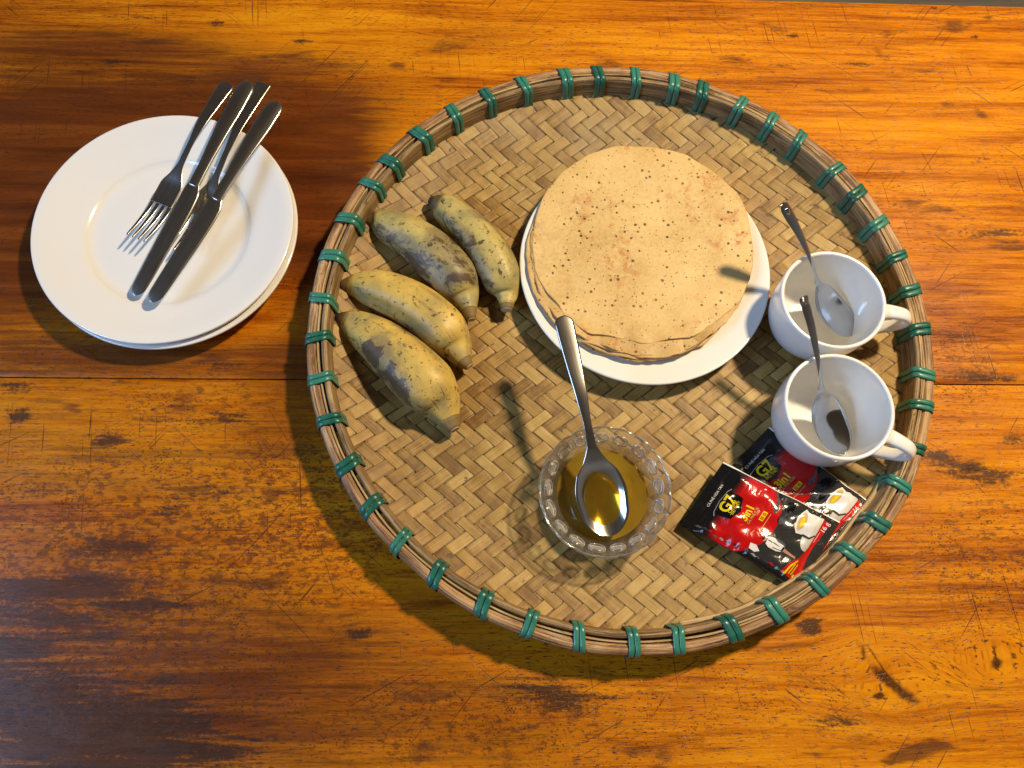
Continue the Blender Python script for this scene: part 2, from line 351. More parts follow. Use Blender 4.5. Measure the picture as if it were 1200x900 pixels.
def mat_film():
    a = N('printed_film'); uv = a.coord('UV'); s = a.n('SeparateXYZ', Vector=uv); x, y = s.outputs[0], s.outputs[1]
    def ell(cx, cy, rx, ry, lo, hi):
        dx = a.math('DIVIDE', a.math('SUBTRACT', x, cx), rx); dy = a.math('DIVIDE', a.math('SUBTRACT', y, cy), ry)
        d = a.math('SQRT', a.math('ADD', a.math('MULTIPLY', dx, dx), a.math('MULTIPLY', dy, dy)))
        return a.rng(d, hi, lo)
    # red disc, soft on the left and crisp on the right
    soft = a.math('MULTIPLY', ell(.38, .50, .33, .60, .78, 1.06), a.rng(x, .17, .27))
    crisp = ell(.22, .50, .385, .62, .98, 1.0)
    red = a.math('MULTIPLY', soft, crisp)
    grey = a.math('MULTIPLY', a.rng(x, .50, .56), a.rng(y, .98, .90))
    col = a.mix(a.math('MULTIPLY', grey, .8), (.006, .006, .007), (.036, .034, .030))
    col = a.mix(red, col, (.50, .005, .005))
    nr = a.bump(a.noise(a.map(uv, (20, 9, 1)), 1.0, 2, .4, .6), .30, .0015)
    sc_ = a.n('TexVoronoi', Vector=a.map(uv, (13, 6, 1), (0, 0, .4)), Scale=1.0, _feature='DISTANCE_TO_EDGE').outputs['Distance']
    nr = a.bump(a.rng(sc_, 0.0, .12), .14, .0006, nr)
    cr_ = a.math('MULTIPLY', a.math('SINE', a.math('MULTIPLY', x, 620.0)), a.math('MAXIMUM', a.rng(x, .075, .06), a.rng(x, .94, .955)))
    nr = a.bump(cr_, .5, .0004, nr)
    return a.done(a.pbr(col, .20, nr, **{'Specular__IOR__Level': .5, 'Coat__Weight': .15, 'Coat__Roughness': .08}))
def mat_floor():
    a = N('floor_boards'); ob = a.coord('Object')
    g = a.noise(a.map(ob, (3, 90, 1)), 1.0, 6)
    return a.done(a.pbr(a.ramp(g, [(.3, (.22, .18, .13)), (.7, (.42, .36, .28))]), .6))

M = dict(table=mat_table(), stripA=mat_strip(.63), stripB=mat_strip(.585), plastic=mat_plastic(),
         inner=mat_hoop('inner_bamboo', [(.12, .070, .030), (.26, .160, .070), (.42, .29, .135)], 1.3),
         outer=mat_hoop('outer_bamboo', [(.11, .050, .021), (.31, .160, .066), (.52, .32, .145)], 4.1, True),
         sliver=mat_hoop('sliver_bamboo', [(.22, .13, .05), (.42, .28, .12), (.55, .40, .20)], 7.7),
         china=mat_ceramic('white_china'), cup=mat_ceramic('white_porcelain', (.84, .84, .83)),
         steel=mat_steel('stainless_steel', .10), bright=mat_steel('bright_steel', .16, (.78, .77, .75)), satin=mat_steel('brushed_steel', .25, (.50, .47, .43)),
         crepe_top=mat_crepe(True), crepe=mat_crepe(False), glass=mat_glass(), clear=mat_glass_clear(),
         honey=mat_honey('honey_deep', .55), puddle=mat_honey('honey_thin', .22), film=mat_film(), floor=mat_floor(),
         yellow=mat_flat('yellow_print', (.80, .60, .01), .2), white=mat_flat('white_print', (.78, .76, .72), .2), black=mat_flat('black_print', (.005, .005, .005), .15),
         red=mat_flat('red_print', (.60, .012, .008), .18), tan=mat_flat('tan_print', (.62, .38, .10), .2), cutw=mat_flat('white_cut_edge', (.85, .84, .82), .4),
         sauc=mat_flat('saucer_print', (.60, .585, .56), .2), rock=mat_flat('dark_grey_print', (.045, .047, .055), .12, 0, .9), greyp=mat_flat('grey_print', (.10, .105, .12), .12, 0, .9), skin=mat_flat('skin_print', (.48, .25, .15), .2), dim=mat_flat('dim_white_print', (.34, .33, .32), .2),
         stem=mat_flat('banana_stem', (.22, .15, .055), .7), cut=mat_flat('stem_cut', (.50, .40, .27), .8), tip=mat_flat('banana_tip', (.025, .017, .010), .8))

# ------------------------------------------------------------------ setting: floor, table
fl = link('floor', mesh('floor', [(-4, -4, -.75), (4, -4, -.75), (4, 4, -.75), (-4, 4, -.75)], [(0, 1, 2, 3)]), M['floor'])
tag(fl, kind='structure')
STAINS = [(130,640,48,11,.9),(70,690,80,14,1.0),(150,712,60,12,.9),(20,760,50,20,.9),(110,862,130,46,1.15),(40,830,70,44,1.15),(60,720,90,30,.8),(20,700,40,14,.8),(200,600,40,14,.5),
          (20,455,26,8,.8),(22,486,16,8,.9),(130,518,22,9,.8),(70,455,30,5,.5),(355,48,20,6,1.0),(355,47,9,4,1.2),(160,20,50,5,.6),(130,72,20,6,.8),(255,28,14,4,1.0),(218,95,16,6,.7),
          (650,822,55,20,.8),(610,850,50,22,.5),(700,790,30,10,.4),(1150,442,48,11,.75),(1140,555,50,16,.8),(1105,540,30,14,.6),(950,733,14,10,1.0),(930,716,10,8,.5),
          (930,42,11,4,1.1),(1143,44,7,4,1.2),(1095,10,5,3,1.3),(1125,62,12,5,.6),(1010,75,38,5,.5),(915,76,30,6,.6),(1160,275,50,12,.55),(1190,217,18,8,.6),(1140,160,60,8,.4),
          (1150,190,50,9,.35),(420,745,16,6,.8),(250,490,40,8,.5),(190,490,40,6,.5),(240,575,40,10,.4),(330,545,40,8,.4),(1060,865,60,14,.35),(980,850,50,12,.35),
          (1130,290,60,9,.4),(60,560,60,30,.25),(230,620,90,50,.22),(380,560,60,60,.16),(270,430,60,8,.4),(110,395,16,5,.6),(1190,515,30,8,.6),(780,800,40,8,.2)]
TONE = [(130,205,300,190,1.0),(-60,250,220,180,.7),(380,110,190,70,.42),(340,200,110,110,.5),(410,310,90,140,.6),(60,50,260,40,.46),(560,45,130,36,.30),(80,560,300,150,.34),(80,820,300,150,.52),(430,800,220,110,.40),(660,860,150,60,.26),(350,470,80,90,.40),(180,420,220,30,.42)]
PITS = [(120,690,220,160,1.0),(330,620,170,130,.9),(560,850,260,60,.6),(250,470,200,60,.5),(1150,660,120,110,.55),(1130,420,60,90,.5),(60,420,120,80,.4),(950,830,200,80,.35),(1150,180,120,90,.25)]
KNOTS = [(1040,797,30,8,1.0,-42),(1062,815,24,8,.8,-30),(1012,765,22,5,.7,-70),(1168,778,9,6,1.0,20),(1165,764,3,14,.7,0),(1030,815,7,4,1.4,0),(1120,805,60,3,.8,0),(1160,806,40,3,.7,0)]
def table():
    top = P(1000, 3).y; seam = P(600, 446.5).y
    t = empty('wooden_table', (0, 0, 0)); tag(t, 'long varnished orange brown wooden table with dark stains and scratches, everything stands on it', 'table')
    px = .00069
    for k, (y0, y1, x0, x1, fine) in enumerate([(seam+.0006, top, -.75, 1.05, 1), (seam-.46, seam-.0006, -.75, 1.05, 1), (seam-.80, seam-.4612, -.75, 1.05, 0)]):
        st = .004 if fine else .04
        nx = int((x1-x0)/st); ny = int((y1-y0)/st)
        xs = np.linspace(x0, x1, nx+1); ys = np.linspace(y0, y1, ny+1)
        ed = np.minimum(ys-y0, y1-ys); X, Y = np.meshgrid(xs, ys)
        Z = np.zeros_like(X) - .0006*(ed[:, None] < 1e-6)
        # insert narrow bevel rows
        v = np.stack([X, Y, Z], -1).reshape(-1, 3)
        wy = np.zeros(len(v)); br = np.zeros(len(v)); bk = np.zeros(len(v)); kn = np.zeros(len(v)); pt = np.zeros(len(v))
        for (u, vv, ru, rv, am) in PITS:
            c = P(u, vv); pt = np.maximum(pt, am*np.exp(-(((v[:, 0]-c.x)/(ru*px))**2 + ((v[:, 1]-c.y)/(rv*px))**2)))
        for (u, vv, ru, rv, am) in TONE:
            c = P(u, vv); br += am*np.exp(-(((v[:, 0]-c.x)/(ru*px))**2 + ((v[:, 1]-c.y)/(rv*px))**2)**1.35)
        for (u, vv, ru, rv, am) in STAINS:
            c = P(u, vv); bk = np.maximum(bk, am*np.exp(-(((v[:, 0]-c.x)/(ru*px*1.15))**2 + ((v[:, 1]-c.y)/(rv*px*1.15))**2)))
        for (u, vv, ru, rv, am, an) in KNOTS:
            c = P(u, vv); dx, dy = v[:, 0]-c.x, v[:, 1]-c.y; ca, sa = math.cos(R(an)), math.sin(R(an))
            kn = np.maximum(kn, am*np.exp(-(((dx*ca+dy*sa)/(ru*px))**2 + ((-dx*sa+dy*ca)/(max(rv, 4)*px))**2)))
            if rv >= 5: wy += np.sign(dy)*-.010*np.exp(-((dx/(.045))**2 + (dy/.030)**2))*(1-np.exp(-(dy/.010)**2))
        n1 = nx+1
        f = [(j*n1+i, j*n1+i+1, (j+1)*n1+i+1, (j+1)*n1+i) for j in range(ny) for i in range(nx)]
        # sides
        b0 = len(v); cor = [(x0, y0), (x1, y0), (x1, y1), (x0, y1)]
        rim = [i for i in range(n1)] + [j*n1+nx for j in range(1, ny+1)] + [ny*n1+i for i in range(nx-1, -1, -1)] + [j*n1 for j in range(ny-1, 0, -1)]
        low = v[rim].copy(); low[:, 2] = -.035
        allv = np.vstack([v, low]); L = len(rim)
        f += [(rim[i], b0+i, b0+(i+1) % L, rim[(i+1) % L]) for i in range(L)]
        f.append(tuple(b0+i for i in range(L-1, -1, -1)))
        uv = np.c_[allv[:, 0] + k*.37, allv[:, 1]]; uv[:len(v), 1] += wy
        me = mesh('plank', allv, f, uv)
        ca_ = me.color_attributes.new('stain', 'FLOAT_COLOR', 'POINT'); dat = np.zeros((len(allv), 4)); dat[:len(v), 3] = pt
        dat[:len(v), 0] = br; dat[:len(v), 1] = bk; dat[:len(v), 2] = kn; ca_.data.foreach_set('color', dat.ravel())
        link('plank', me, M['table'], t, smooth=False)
    return t
table()

# ------------------------------------------------------------------ woven tray
RIMZ = .0375; R0 = .2480
TC = W(.0864*(.62-.036)/.59, .2553*(.62-.036)/.59)
tray = empty('woven_tray', TC); tag(tray, 'large round woven bamboo winnowing tray with green plastic bindings round its rim', 'tray')
def zbase(r): 
    t = np.clip((np.asarray(r)-.165)/.078, 0, 1); return .0042 + .0150*t*t
def weave():
    p = .01035; aA, aB = R(37.5), R(-41.0)
    dirs = {'A': np.array([math.cos(aA), math.sin(aA)]), 'B': np.array([math.cos(aB), math.sin(aB)])}
    nor = {k: np.array([-d[1], d[0]]) for k, d in dirs.items()}
    cen = {}; wid = {}; idx = np.arange(-26, 27)
    for k in 'AB':
        w_ = np.array([p*random.uniform(.84, 1.14) for _ in idx]); c_ = np.cumsum(w_) - w_/2; cen[k] = c_ - c_[26] + random.uniform(-.003, .003); wid[k] = w_
    RO = .2420; amp = .00034
    for k, o in (('A', 'B'), ('B', 'A')):
        d, n_, no = dirs[k], nor[k], nor[o]
        for i in idx:
            off = float(cen[k][i+26]); pw_ = float(wid[k][i+26])
            if abs(off) > RO-.006: continue
            half = math.sqrt(RO*RO - off*off); ns = max(8, int(2*half/p*10))
            s = np.linspace(-half, half, ns+1)
            cx = n_[0]*off + s*d[0]; cy = n_[1]*off + s*d[1]
            j = np.interp(cx*no[0] + cy*no[1], cen[o], idx)
            ph = (i + j) if k == 'A' else (j + i)
            # over where (i+j) mod 4 is 0 or 1; strips bend only at the crossings
            wv = np.clip(5.0*np.cos(2*math.pi*(ph-.5)/4), -1, 1)
            z = (amp if k == 'A' else -amp)*wv
            hw = pw_*random.uniform(.472, .492) * (1+.02*np.sin(s*90+random.random()*6))
            if random.random() < .16: hw = hw*.90
            tilt = random.uniform(-.00012, .00012)
            vs = []; uv = []
            for q in (-1, -.45, .45, 1):
                px_ = cx + n_[0]*hw*q; py_ = cy + n_[1]*hw*q
                rr = np.hypot(px_, py_)
                zz = z + zbase(rr) + .0004 - .00016*(abs(q) == 1) + tilt*q
                vs.append(np.stack([px_, py_, zz], 1)); uv.append(np.stack([s, 0*hw + q*.0053], 1))
            for q in (1, -1):
                px_ = cx + n_[0]*hw*q; py_ = cy + n_[1]*hw*q
                vs.append(np.stack([px_, py_, z + zbase(np.hypot(px_, py_)) - .00005], 1)); uv.append(np.stack([s, hw*q], 1))
            V = np.stack(vs, 1).reshape(-1, 3); U = np.stack(uv, 1).reshape(-1, 2); K = 6
            F = [(a*K+b, a*K+(b+1) % K, (a+1)*K+(b+1) % K, (a+1)*K+b) for a in range(ns) for b in range(K)]
            me = mesh('bamboo_strip', V, F, U)
            link('bamboo_strip', me, M['stripA' if k == 'A' else 'stripB'], tray, smooth=False)
weave()
V = [(q*math.cos(6.2832*i/120), q*math.sin(6.2832*i/120), float(zbase(q))-.0016) for q in (.150, .19, .215, .235, .2455) for i in range(120)]
link('under_weave', recalc(mesh('under_weave', V, [(k*120+i, k*120+(i+1) % 120, (k+1)*120+(i+1) % 120, (k+1)*120+i) for k in range(4) for i in range(120)], [(v[0], v[1]) for v in V])), M['inner'], tray)
WOB = [(random.uniform(.0002, .0008)/k, k, random.uniform(0, 6.28)) for k in (2, 3, 5, 7, 11)]
def rwob(a): return sum(A*math.sin(k*a+p) for A, k, p in WOB)
def hoop(name, sec, mat, wa=.0003, a0=0, a1=2*math.pi, n=300, seed=0):
    rr = random.Random(seed); ph = [(rr.uniform(3, 23), rr.uniform(0, 6)) for _ in range(4)]
    full = abs(a1-a0-2*math.pi) < 1e-6; cnt = n if full else n+1
    V = []; U = []; K = len(sec)
    per = [0]
    for i in range(K): per.append(per[-1] + math.dist(sec[i], sec[(i+1) % K]))
    for i in range(cnt):
        a = a0 + (a1-a0)*i/n
        dr = rwob(a) + wa*sum(math.sin(round(k)*a+p) for k, p in ph)/2; dz = wa*.8*sum(math.cos(round(k)*a+2*p) for k, p in ph)/2
        for j, (r, z) in enumerate(sec):
            q = R0 + r + dr; V.append((q*math.cos(a), q*math.sin(a), z+dz)); U.append((a*R0, per[j]))
    F = []
    for i in range(n):
        i2 = (i+1) % cnt
        for j in range(K): F.append((i*K+j, i2*K+j, i2*K+(j+1) % K, i*K+(j+1) % K))
    if not full: F += [tuple(range(K)), tuple((cnt-1)*K+j for j in range(K-1, -1, -1))]
    return link(name, recalc(mesh(name, V, F, U)), mat, tray)
def rsec(r0, r1, z0, z1, rad, slant=0.0, n=4):
    o = []
    for (cx, cz, s0) in ((r1-rad, z1-rad, 0), (r0+rad, z1-rad, 90), (r0+rad, z0+rad, 180), (r1-rad, z0+rad, 270)):
        for k in range(n+1):
            t = R(s0 + 90*k/n); x, z = cx+rad*math.cos(t), cz+rad*math.sin(t); o.append((x + slant*(z1-z), z))
    return o
hoop('outer_hoop', rsec(.0019, .0108, .014, .0365, .0042), M['outer'], .0005, seed=1)
hoop('hoop_sliver', rsec(.0002, .0018, .020, .0362, .0006), M['sliver'], .0003, seed=2)
hoop('hoop_sliver', rsec(-.0016, .0000, .020, .0368, .0006), M['sliver'], .0003, a0=R(-75), a1=R(75), seed=3)
hoop('inner_hoop', rsec(-.0062, -.0014, .0155, .0368, .0020, -.10), M['inner'], .0003, seed=4)
hoop('rim_reed', rsec(-.0108, -.0072, .0195, .0240, .0014), M['sliver'], .0007, a0=R(-82), a1=R(-30), n=90, seed=5)
def binding_mesh(seed):
    rr = random.Random(seed); V = []; F = []
    path = []
    for (cx, cz, s0) in ((.0060, .0322, 0), (-.0026, .0326, 90), (-.0078, .0165, 180), (.0078, .0155, 270)):
        rad = {0: .0054, 90: .0054, 180: .0020, 270: .0036}[s0]
        for k in range(6):
            t = R(s0+90*k/5); path.append((cx+rad*math.cos(t), cz+rad*math.sin(t)))
    n = len(path); nst = 2
    wd = rr.uniform(.0038, .0052); skew = rr.uniform(-.0020, .0050)
    for st in range(nst):
        c0 = (st-(nst-1)/2)*(wd+.0004); sk = skew + rr.uniform(-.0006, .0006); b = len(V); lift = st*.0002
        for i, (r, z) in enumerate(path):
            q = path[(i+1) % n]; o = path[i-1]; tx, tz = q[0]-o[0], q[1]-o[1]; L = math.hypot(tx, tz); nx, nz = tz/L, -tx/L
            sh = c0 + sk*(r-.001)/.022 + .0004*math.sin(i*.9+seed)
            for (yy, oo) in ((-.5, .0001), (-.46, .0005), (0, .0006), (.46, .0005), (.5, .0001)):
                oo += lift; V.append((R0 + r + nx*oo, sh + yy*wd, z + nz*oo))
        for i in range(n):
            i2 = (i+1) % n
            for j in range(4): F.append((b+i*5+j, b+i*5+j+1, b+i2*5+j+1, b+i2*5+j))
            F.append((b+i*5+4, b+i*5, b+i2*5, b+i2*5+4))
    return recalc(mesh('binding', V, F))
BM = [binding_mesh(s) for s in range(9)]
BANG = [106,99,91,83,76,68,60,53,44,37,29,21,14,6,-3,-10,-18,-26,-34,-42,-51,-59,-68,-77,-85,-94,-102,-111,-120,-128,-136,-145,-154,-162,-170,-178,173,164,156,149,140,132,123,115]
for i, a in enumerate(BANG):
    me = BM[(i*5) % 9]
    o = link('binding', me, M['plastic'], tray); ang = R(a)+YAW+random.uniform(-.008, .008); o.rotation_euler = (0, 0, ang)
    o.location = (rwob(ang)*math.cos(ang), rwob(ang)*math.sin(ang), 0)

# ------------------------------------------------------------------ plates
def plate_mesh(Rr=.110, wr=.066, hz=.021):
    k = Rr/.110
    top = smooth_prof([(0, .0058), (wr*.6, .0058), (wr*.93, .0060), (wr*1.03, .0078), (wr*1.10, .0104), (.088*k, .0150), (.102*k, hz-.0014), (.1085*k, hz)], 5)
    bot = smooth_prof([(.1100*k, hz-.0012), (.1085*k, hz-.0034), (.100*k, hz-.0052), (.080*k, .0095), (wr*1.02, .0030), (wr*.94, .0012)], 4)
    foot = [(wr*.94, 0), (wr*.88, 0), (wr*.86, .0022), (0, .0024)]
    return lathe_mesh('plate', [tuple(q) for q in top]+[(.1094*k, hz-.0001)]+[tuple(q) for q in bot]+foot, 128)
pm_ = plate_mesh()
c1 = P(191.5, 262, .027)
lowp = link('plate', pm_, M['china']); lowp.location = (c1.x+.0022, c1.y-.0022, 0); tag(lowp, 'white china plate underneath, lower of the two stacked left of the tray', 'plate', 'stacked white plates')
upp = link('plate', pm_, M['china']); upp.location = (c1.x, c1.y, .0062); upp.rotation_euler = (0, 0, 1); tag(upp, 'white china plate on top of the stack, carrying the forks and knives', 'plate', 'stacked white plates')
ppc = P(756.5, 310, .027)
pz = .0055
pp = link('plate', plate_mesh(.1085, .066), M['china']); pp.location = (ppc.x, ppc.y, pz); tag(pp, 'cream white plate on the tray carrying the stack of pancakes', 'plate')

# ------------------------------------------------------------------ pancakes
def crepe(name, outline, ztop_c, ztop_e, cx, cy, seed, mat, ruf, droop=0.0, mask=None):
    rr = random.Random(seed); n = 160; nr = 22
    ang = np.array([math.atan2(y-cy, x-cx) for x, y in outline]); rad = np.array([math.hypot(x-cx, y-cy) for x, y in outline])
    o = np.argsort(ang); ang, rad = ang[o], rad[o]
    A = np.linspace(-math.pi, math.pi, n, endpoint=False)
    rad2 = np.interp(A, np.r_[ang-2*math.pi, ang, ang+2*math.pi], np.r_[rad, rad, rad])
    ker = np.array([1, 2, 3, 2, 1.])/9; rad2 = np.convolve(np.r_[rad2[-2:], rad2, rad2[:2]], ker, 'valid')
    for k in (9, 14, 23, 37, 51): rad2 = rad2 + rr.uniform(.0001, .00035)*np.sin(k*A+rr.uniform(0, 6))
    ph = [(k, rr.uniform(0, 6.28), rr.uniform(.4, 1)) for k in (5, 8, 13, 21)]
    V = [(0, 0, ztop_c)]
    def surf(t, i):
        r = rad2[i]*t; z = ztop_c + (ztop_e-ztop_c)*np.clip((r-.05)/.045, 0, 1)**1.5
        m_ = 1.0 if mask is None else mask(A[i])
        z += m_*ruf*max(0, (t-.82)/.18)**1.5*sum(a*math.sin(k*A[i]+p) for k, p, a in ph)
        z += .0004*math.sin(9*t*math.cos(A[i])+seed)*math.sin(7*t*math.sin(A[i])+seed*2)
        z -= droop*max(0, (t-.9)/.1)**2
        return (r*math.cos(A[i]), r*math.sin(A[i]), z)
    ts = [(1-(1-j/nr)**1.5) for j in range(1, nr+1)]
    for t in ts:
        for i in range(n): V.append(surf(t, i))
    top = len(V)
    for i in range(n):
        x, y, z = surf(1.0, i); V.append((x*1.004, y*1.004, z-.0007))
    for t in (1.0, .8, .5):
        for i in range(n):
            x, y, z = surf(t, i); V.append((x, y, z-.0011))
    F = [(0, 1+i, 1+(i+1) % n) for i in range(n)]
    for j in range(nr-1+4):
        a, b = 1+j*n, 1+(j+1)*n
        for i in range(n): F.append((a+i, b+i, b+(i+1) % n, a+(i+1) % n))
    me = recalc(mesh(name, V, F)); ob = link(name, me, mat); ob.location = (cx, cy, 0); return ob
OUT = [(400,62),(520,68),(640,100),(740,170),(810,240),(835,330),(850,440),(835,510),(810,580),(740,640),(680,685),(640,710),(560,715),(490,730),(420,715),(350,700),(290,700),(240,660),(180,590),(130,530),(105,460),(100,400),(110,310),(140,230),(190,160),(260,110),(330,75)]
zt = .0318
tops = [P(590+x/2.903, 150+y/2.903, zt) for x, y in OUT]
tcx = sum(p.x for p in tops)/len(tops); tcy = sum(p.y for p in tops)/len(tops)
south = lambda a: .25 + .75*max(0, math.cos(a-R(-95)))
G = 'stack of thin pancakes'
t_ = crepe('pancake', [(p.x, p.y) for p in tops], .0285, .0318, tcx, tcy, 3, M['crepe_top'], .0007, mask=south)
tag(t_, 'topmost thin golden pancake of the stack, dotted with tiny dark holes', 'pancake', G)
# lower ones peep out towards the near edge and the left
lows = [(.0012,-.0004,.0935,2.0),(-.0022,-.0014,.0935,2.4),(.0004,-.0024,.0925,2.0),(.0028,-.0030,.0920,2.0),(-.0034,-.0030,.0915,1.6)]
for k, (dx, dy, rr_, rf) in enumerate(lows):
    cx, cy = tcx+dx, tcy+dy
    rnd = random.Random(20+k); wv = [(j, rnd.uniform(0, 6.28), rnd.uniform(.0004, .0011)) for j in (2, 3, 5, 7, 12)]
    ol = []
    for q in range(72):
        a = 2*math.pi*q/72; r = rr_ + sum(A*math.sin(j*a+p) for j, p, A in wv)
        # keep within the plate
        x, y = cx+r*math.cos(a), cy+r*math.sin(a)
        d = math.hypot(x-ppc.x, y-ppc.y)
        if d > .1035: x = ppc.x+(x-ppc.x)*.1035/d; y = ppc.y+(y-ppc.y)*.1035/d
        ol.append((x, y))
    dz = (k+1)*.0012
    o_ = crepe('pancake', ol, .0285-dz, .0318-dz*.98, cx, cy, 30+k, M['crepe'], .0006*rf, mask=south)
    tag(o_, 'thin tan pancake lower in the stack, only its wavy edge peeping out', 'pancake', G)

# ------------------------------------------------------------------ bananas
def banana(pts, zl, seed, yellow, dull, label, bruise_side=-1):
    s = 2.8125; q = [(380+x/s, 200+y/s, r/s) for x, y, r in pts]
    zc = [zl + .0046 + r*.00066 for _, _, r in q]   # lies on the tray: centre as high as it is thick
    mid = len(q)//2
    cen = []
    for k, (u, v, r) in enumerate(q):
        zz = max(zc[k], .006 + zl + .010)
        zz += (.004 if k == 0 else (.003 if k >= len(q)-2 else 0))
        cen.append(P(u, v, zz))
    rad = [r*(H-c.z)/FPX/.895 for (u, v, r), c in zip(q, cen)]
    root = empty('banana', (cen[mid].x, cen[mid].y, .005)); o3 = root.location
    c3 = np.array([tuple(c-o3) for c in cen]); rad = np.array(rad)
    dd = np.r_[0, np.cumsum(np.linalg.norm(np.diff(c3, axis=0), axis=1))]
    n = 64; t = np.linspace(0, dd[-1], n)
    cc = np.stack([cr(dd, c3[:, k], t) for k in range(3)], 1); rr = cr(dd, rad, t)
    for _ in range(3): cc[1:-1] = (cc[:-2]+2*cc[1:-1]+cc[2:])/4; rr[1:-1] = (rr[:-2]+2*rr[1:-1]+rr[2:])/4
    i_st = int(np.searchsorted(t, dd[-2]+.001)); K = 40
    def sweep(i0, i1, name, mat, cap0, cap1, rs=1.0, ridge=.085):
        V = []; U = []; F = []
        for i in range(i0, i1):
            tg = cc[min(i+1, n-1)]-cc[max(i-1, 0)]; tg /= np.linalg.norm(tg)
            sd = np.cross(tg, [0, 0, 1]); sd /= np.linalg.norm(sd); upv = np.cross(sd, tg)
            for j in range(K):
                a = 2*math.pi*j/K
                rg = 1 + ridge*(abs(math.cos(2.5*a+seed+t[i]*4))**.8 - .55) * min(1, rr[i]/.012)
                p = cc[i] + rr[i]*rs*rg*(math.cos(a)*sd + .93*math.sin(a)*upv); V.append(p); U.append((t[i], a/6.283*.1))
        m = i1-i0
        for i in range(m-1):
            for j in range(K): F.append((i*K+j, i*K+(j+1) % K, (i+1)*K+(j+1) % K, (i+1)*K+j))
        if cap0: F.append(tuple(range(K)))
        if cap1: F.append(tuple((m-1)*K+j for j in range(K-1, -1, -1)))
        me = recalc(mesh(name, V, F, U))
        if name == 'peel':
            br = me.attributes.new('bruise', 'FLOAT', 'POINT'); en = me.attributes.new('ends', 'FLOAT', 'POINT'); B = []; E = []
            rnd = random.Random(seed); bl = [(rnd.uniform(.25, .95)*t[-1], rnd.uniform(.0, 6.28), rnd.uniform(.008, .018)) for _ in range(5)]
            for i in range(i0, i1):
                for j in range(K):
                    a = 2*math.pi*j/K; b = max(0, math.cos(a - (0 if bruise_side > 0 else math.pi) - .25))**1.5 * .85 * (.35+.65*math.sin(math.pi*t[i]/t[-1]))
                    for (tt, aa, w_) in bl: b = max(b, .8*math.exp(-((t[i]-tt)/w_)**2 - ((math.cos(a-aa)-1)*2.2)**2))
                    B.append(b); E.append(max(1.6*math.exp(-t[i]/.011), math.exp(-(t[i_st]-min(t[i], t[i_st]))/.006)*.8))
            br.data.foreach_set('value', B); en.data.foreach_set('value', E)
        return link(name, me, mat, root)
    i_tip = max(2, int(np.searchsorted(t, .004)))
    sweep(i_tip-1, i_st+1, 'peel', mat_banana(seed, yellow, dull, {1: .85, 2: 1.0, 3: .55, 4: 1.0}[seed]), True, True)
    stem = sweep(i_st-1, n, 'stem', M['stem'], True, True, 1.01)
    sweep(0, i_tip+1, 'blossom_tip', M['tip'], True, True, .98, 0)
    # pale cut face at the stem's end
    tg = cc[-1]-cc[-3]; tg /= np.linalg.norm(tg); sd = np.cross(tg, [0, 0, 1]); sd /= np.linalg.norm(sd); upv = np.cross(sd, tg)
    V = [cc[-1]+tg*.0006+rr[-1]*.86*(math.cos(6.283*j/20)*sd+math.sin(6.283*j/20)*upv) for j in range(20)]
    V += [v_-tg*.0008 for v_ in V]
    link('stem_cut', recalc(mesh('stem_cut', V, [tuple(range(20)), tuple(range(39, 19, -1))] + [(j, (j+1) % 20, 20+(j+1) % 20, 20+j) for j in range(20)])), M['cut'], stem, smooth=False)
    tag(root, label, 'banana', 'four ripe bananas on the tray'); return root
YG = (.46, .365, .120); YO = (.56, .385, .090); DG = (.27, .24, .11)
banana([(345,95,10),(385,115,45),(440,160,58),(500,215,66),(550,290,71),(585,360,64),(603,410,37),(602,440,22),(602,458,19)], 0, 1, YG, DG, 'spotted banana nearest the pancake plate, with a long dark red scar near its stem', 1)
banana([(127,155,7),(165,165,34),(225,190,60),(300,230,70),(370,290,78),(425,350,76),(462,415,50),(478,462,24),(485,490,15)], 0, 2, YG, DG, 'blotchy banana with black cracks near its tip, second from the pancake plate', 1)
banana([(44,375,8),(90,378,34),(160,388,60),(240,415,70),(320,460,75),(390,520,76),(435,580,54),(458,624,28),(478,645,15)], 0, 3, YO, (.36, .28, .09), 'clean yellow banana with one brown bruise, between the blotchy one and the lowest', 1)
banana([(37,478,8),(75,495,37),(130,525,60),(200,575,76),(270,640,87),(335,705,90),(385,770,64),(412,822,34),(430,853,19)], 0, 4, YO, (.34, .27, .10), 'yellow banana with a wide grey bruised flank, lowest and nearest the bottom left rim', 1)

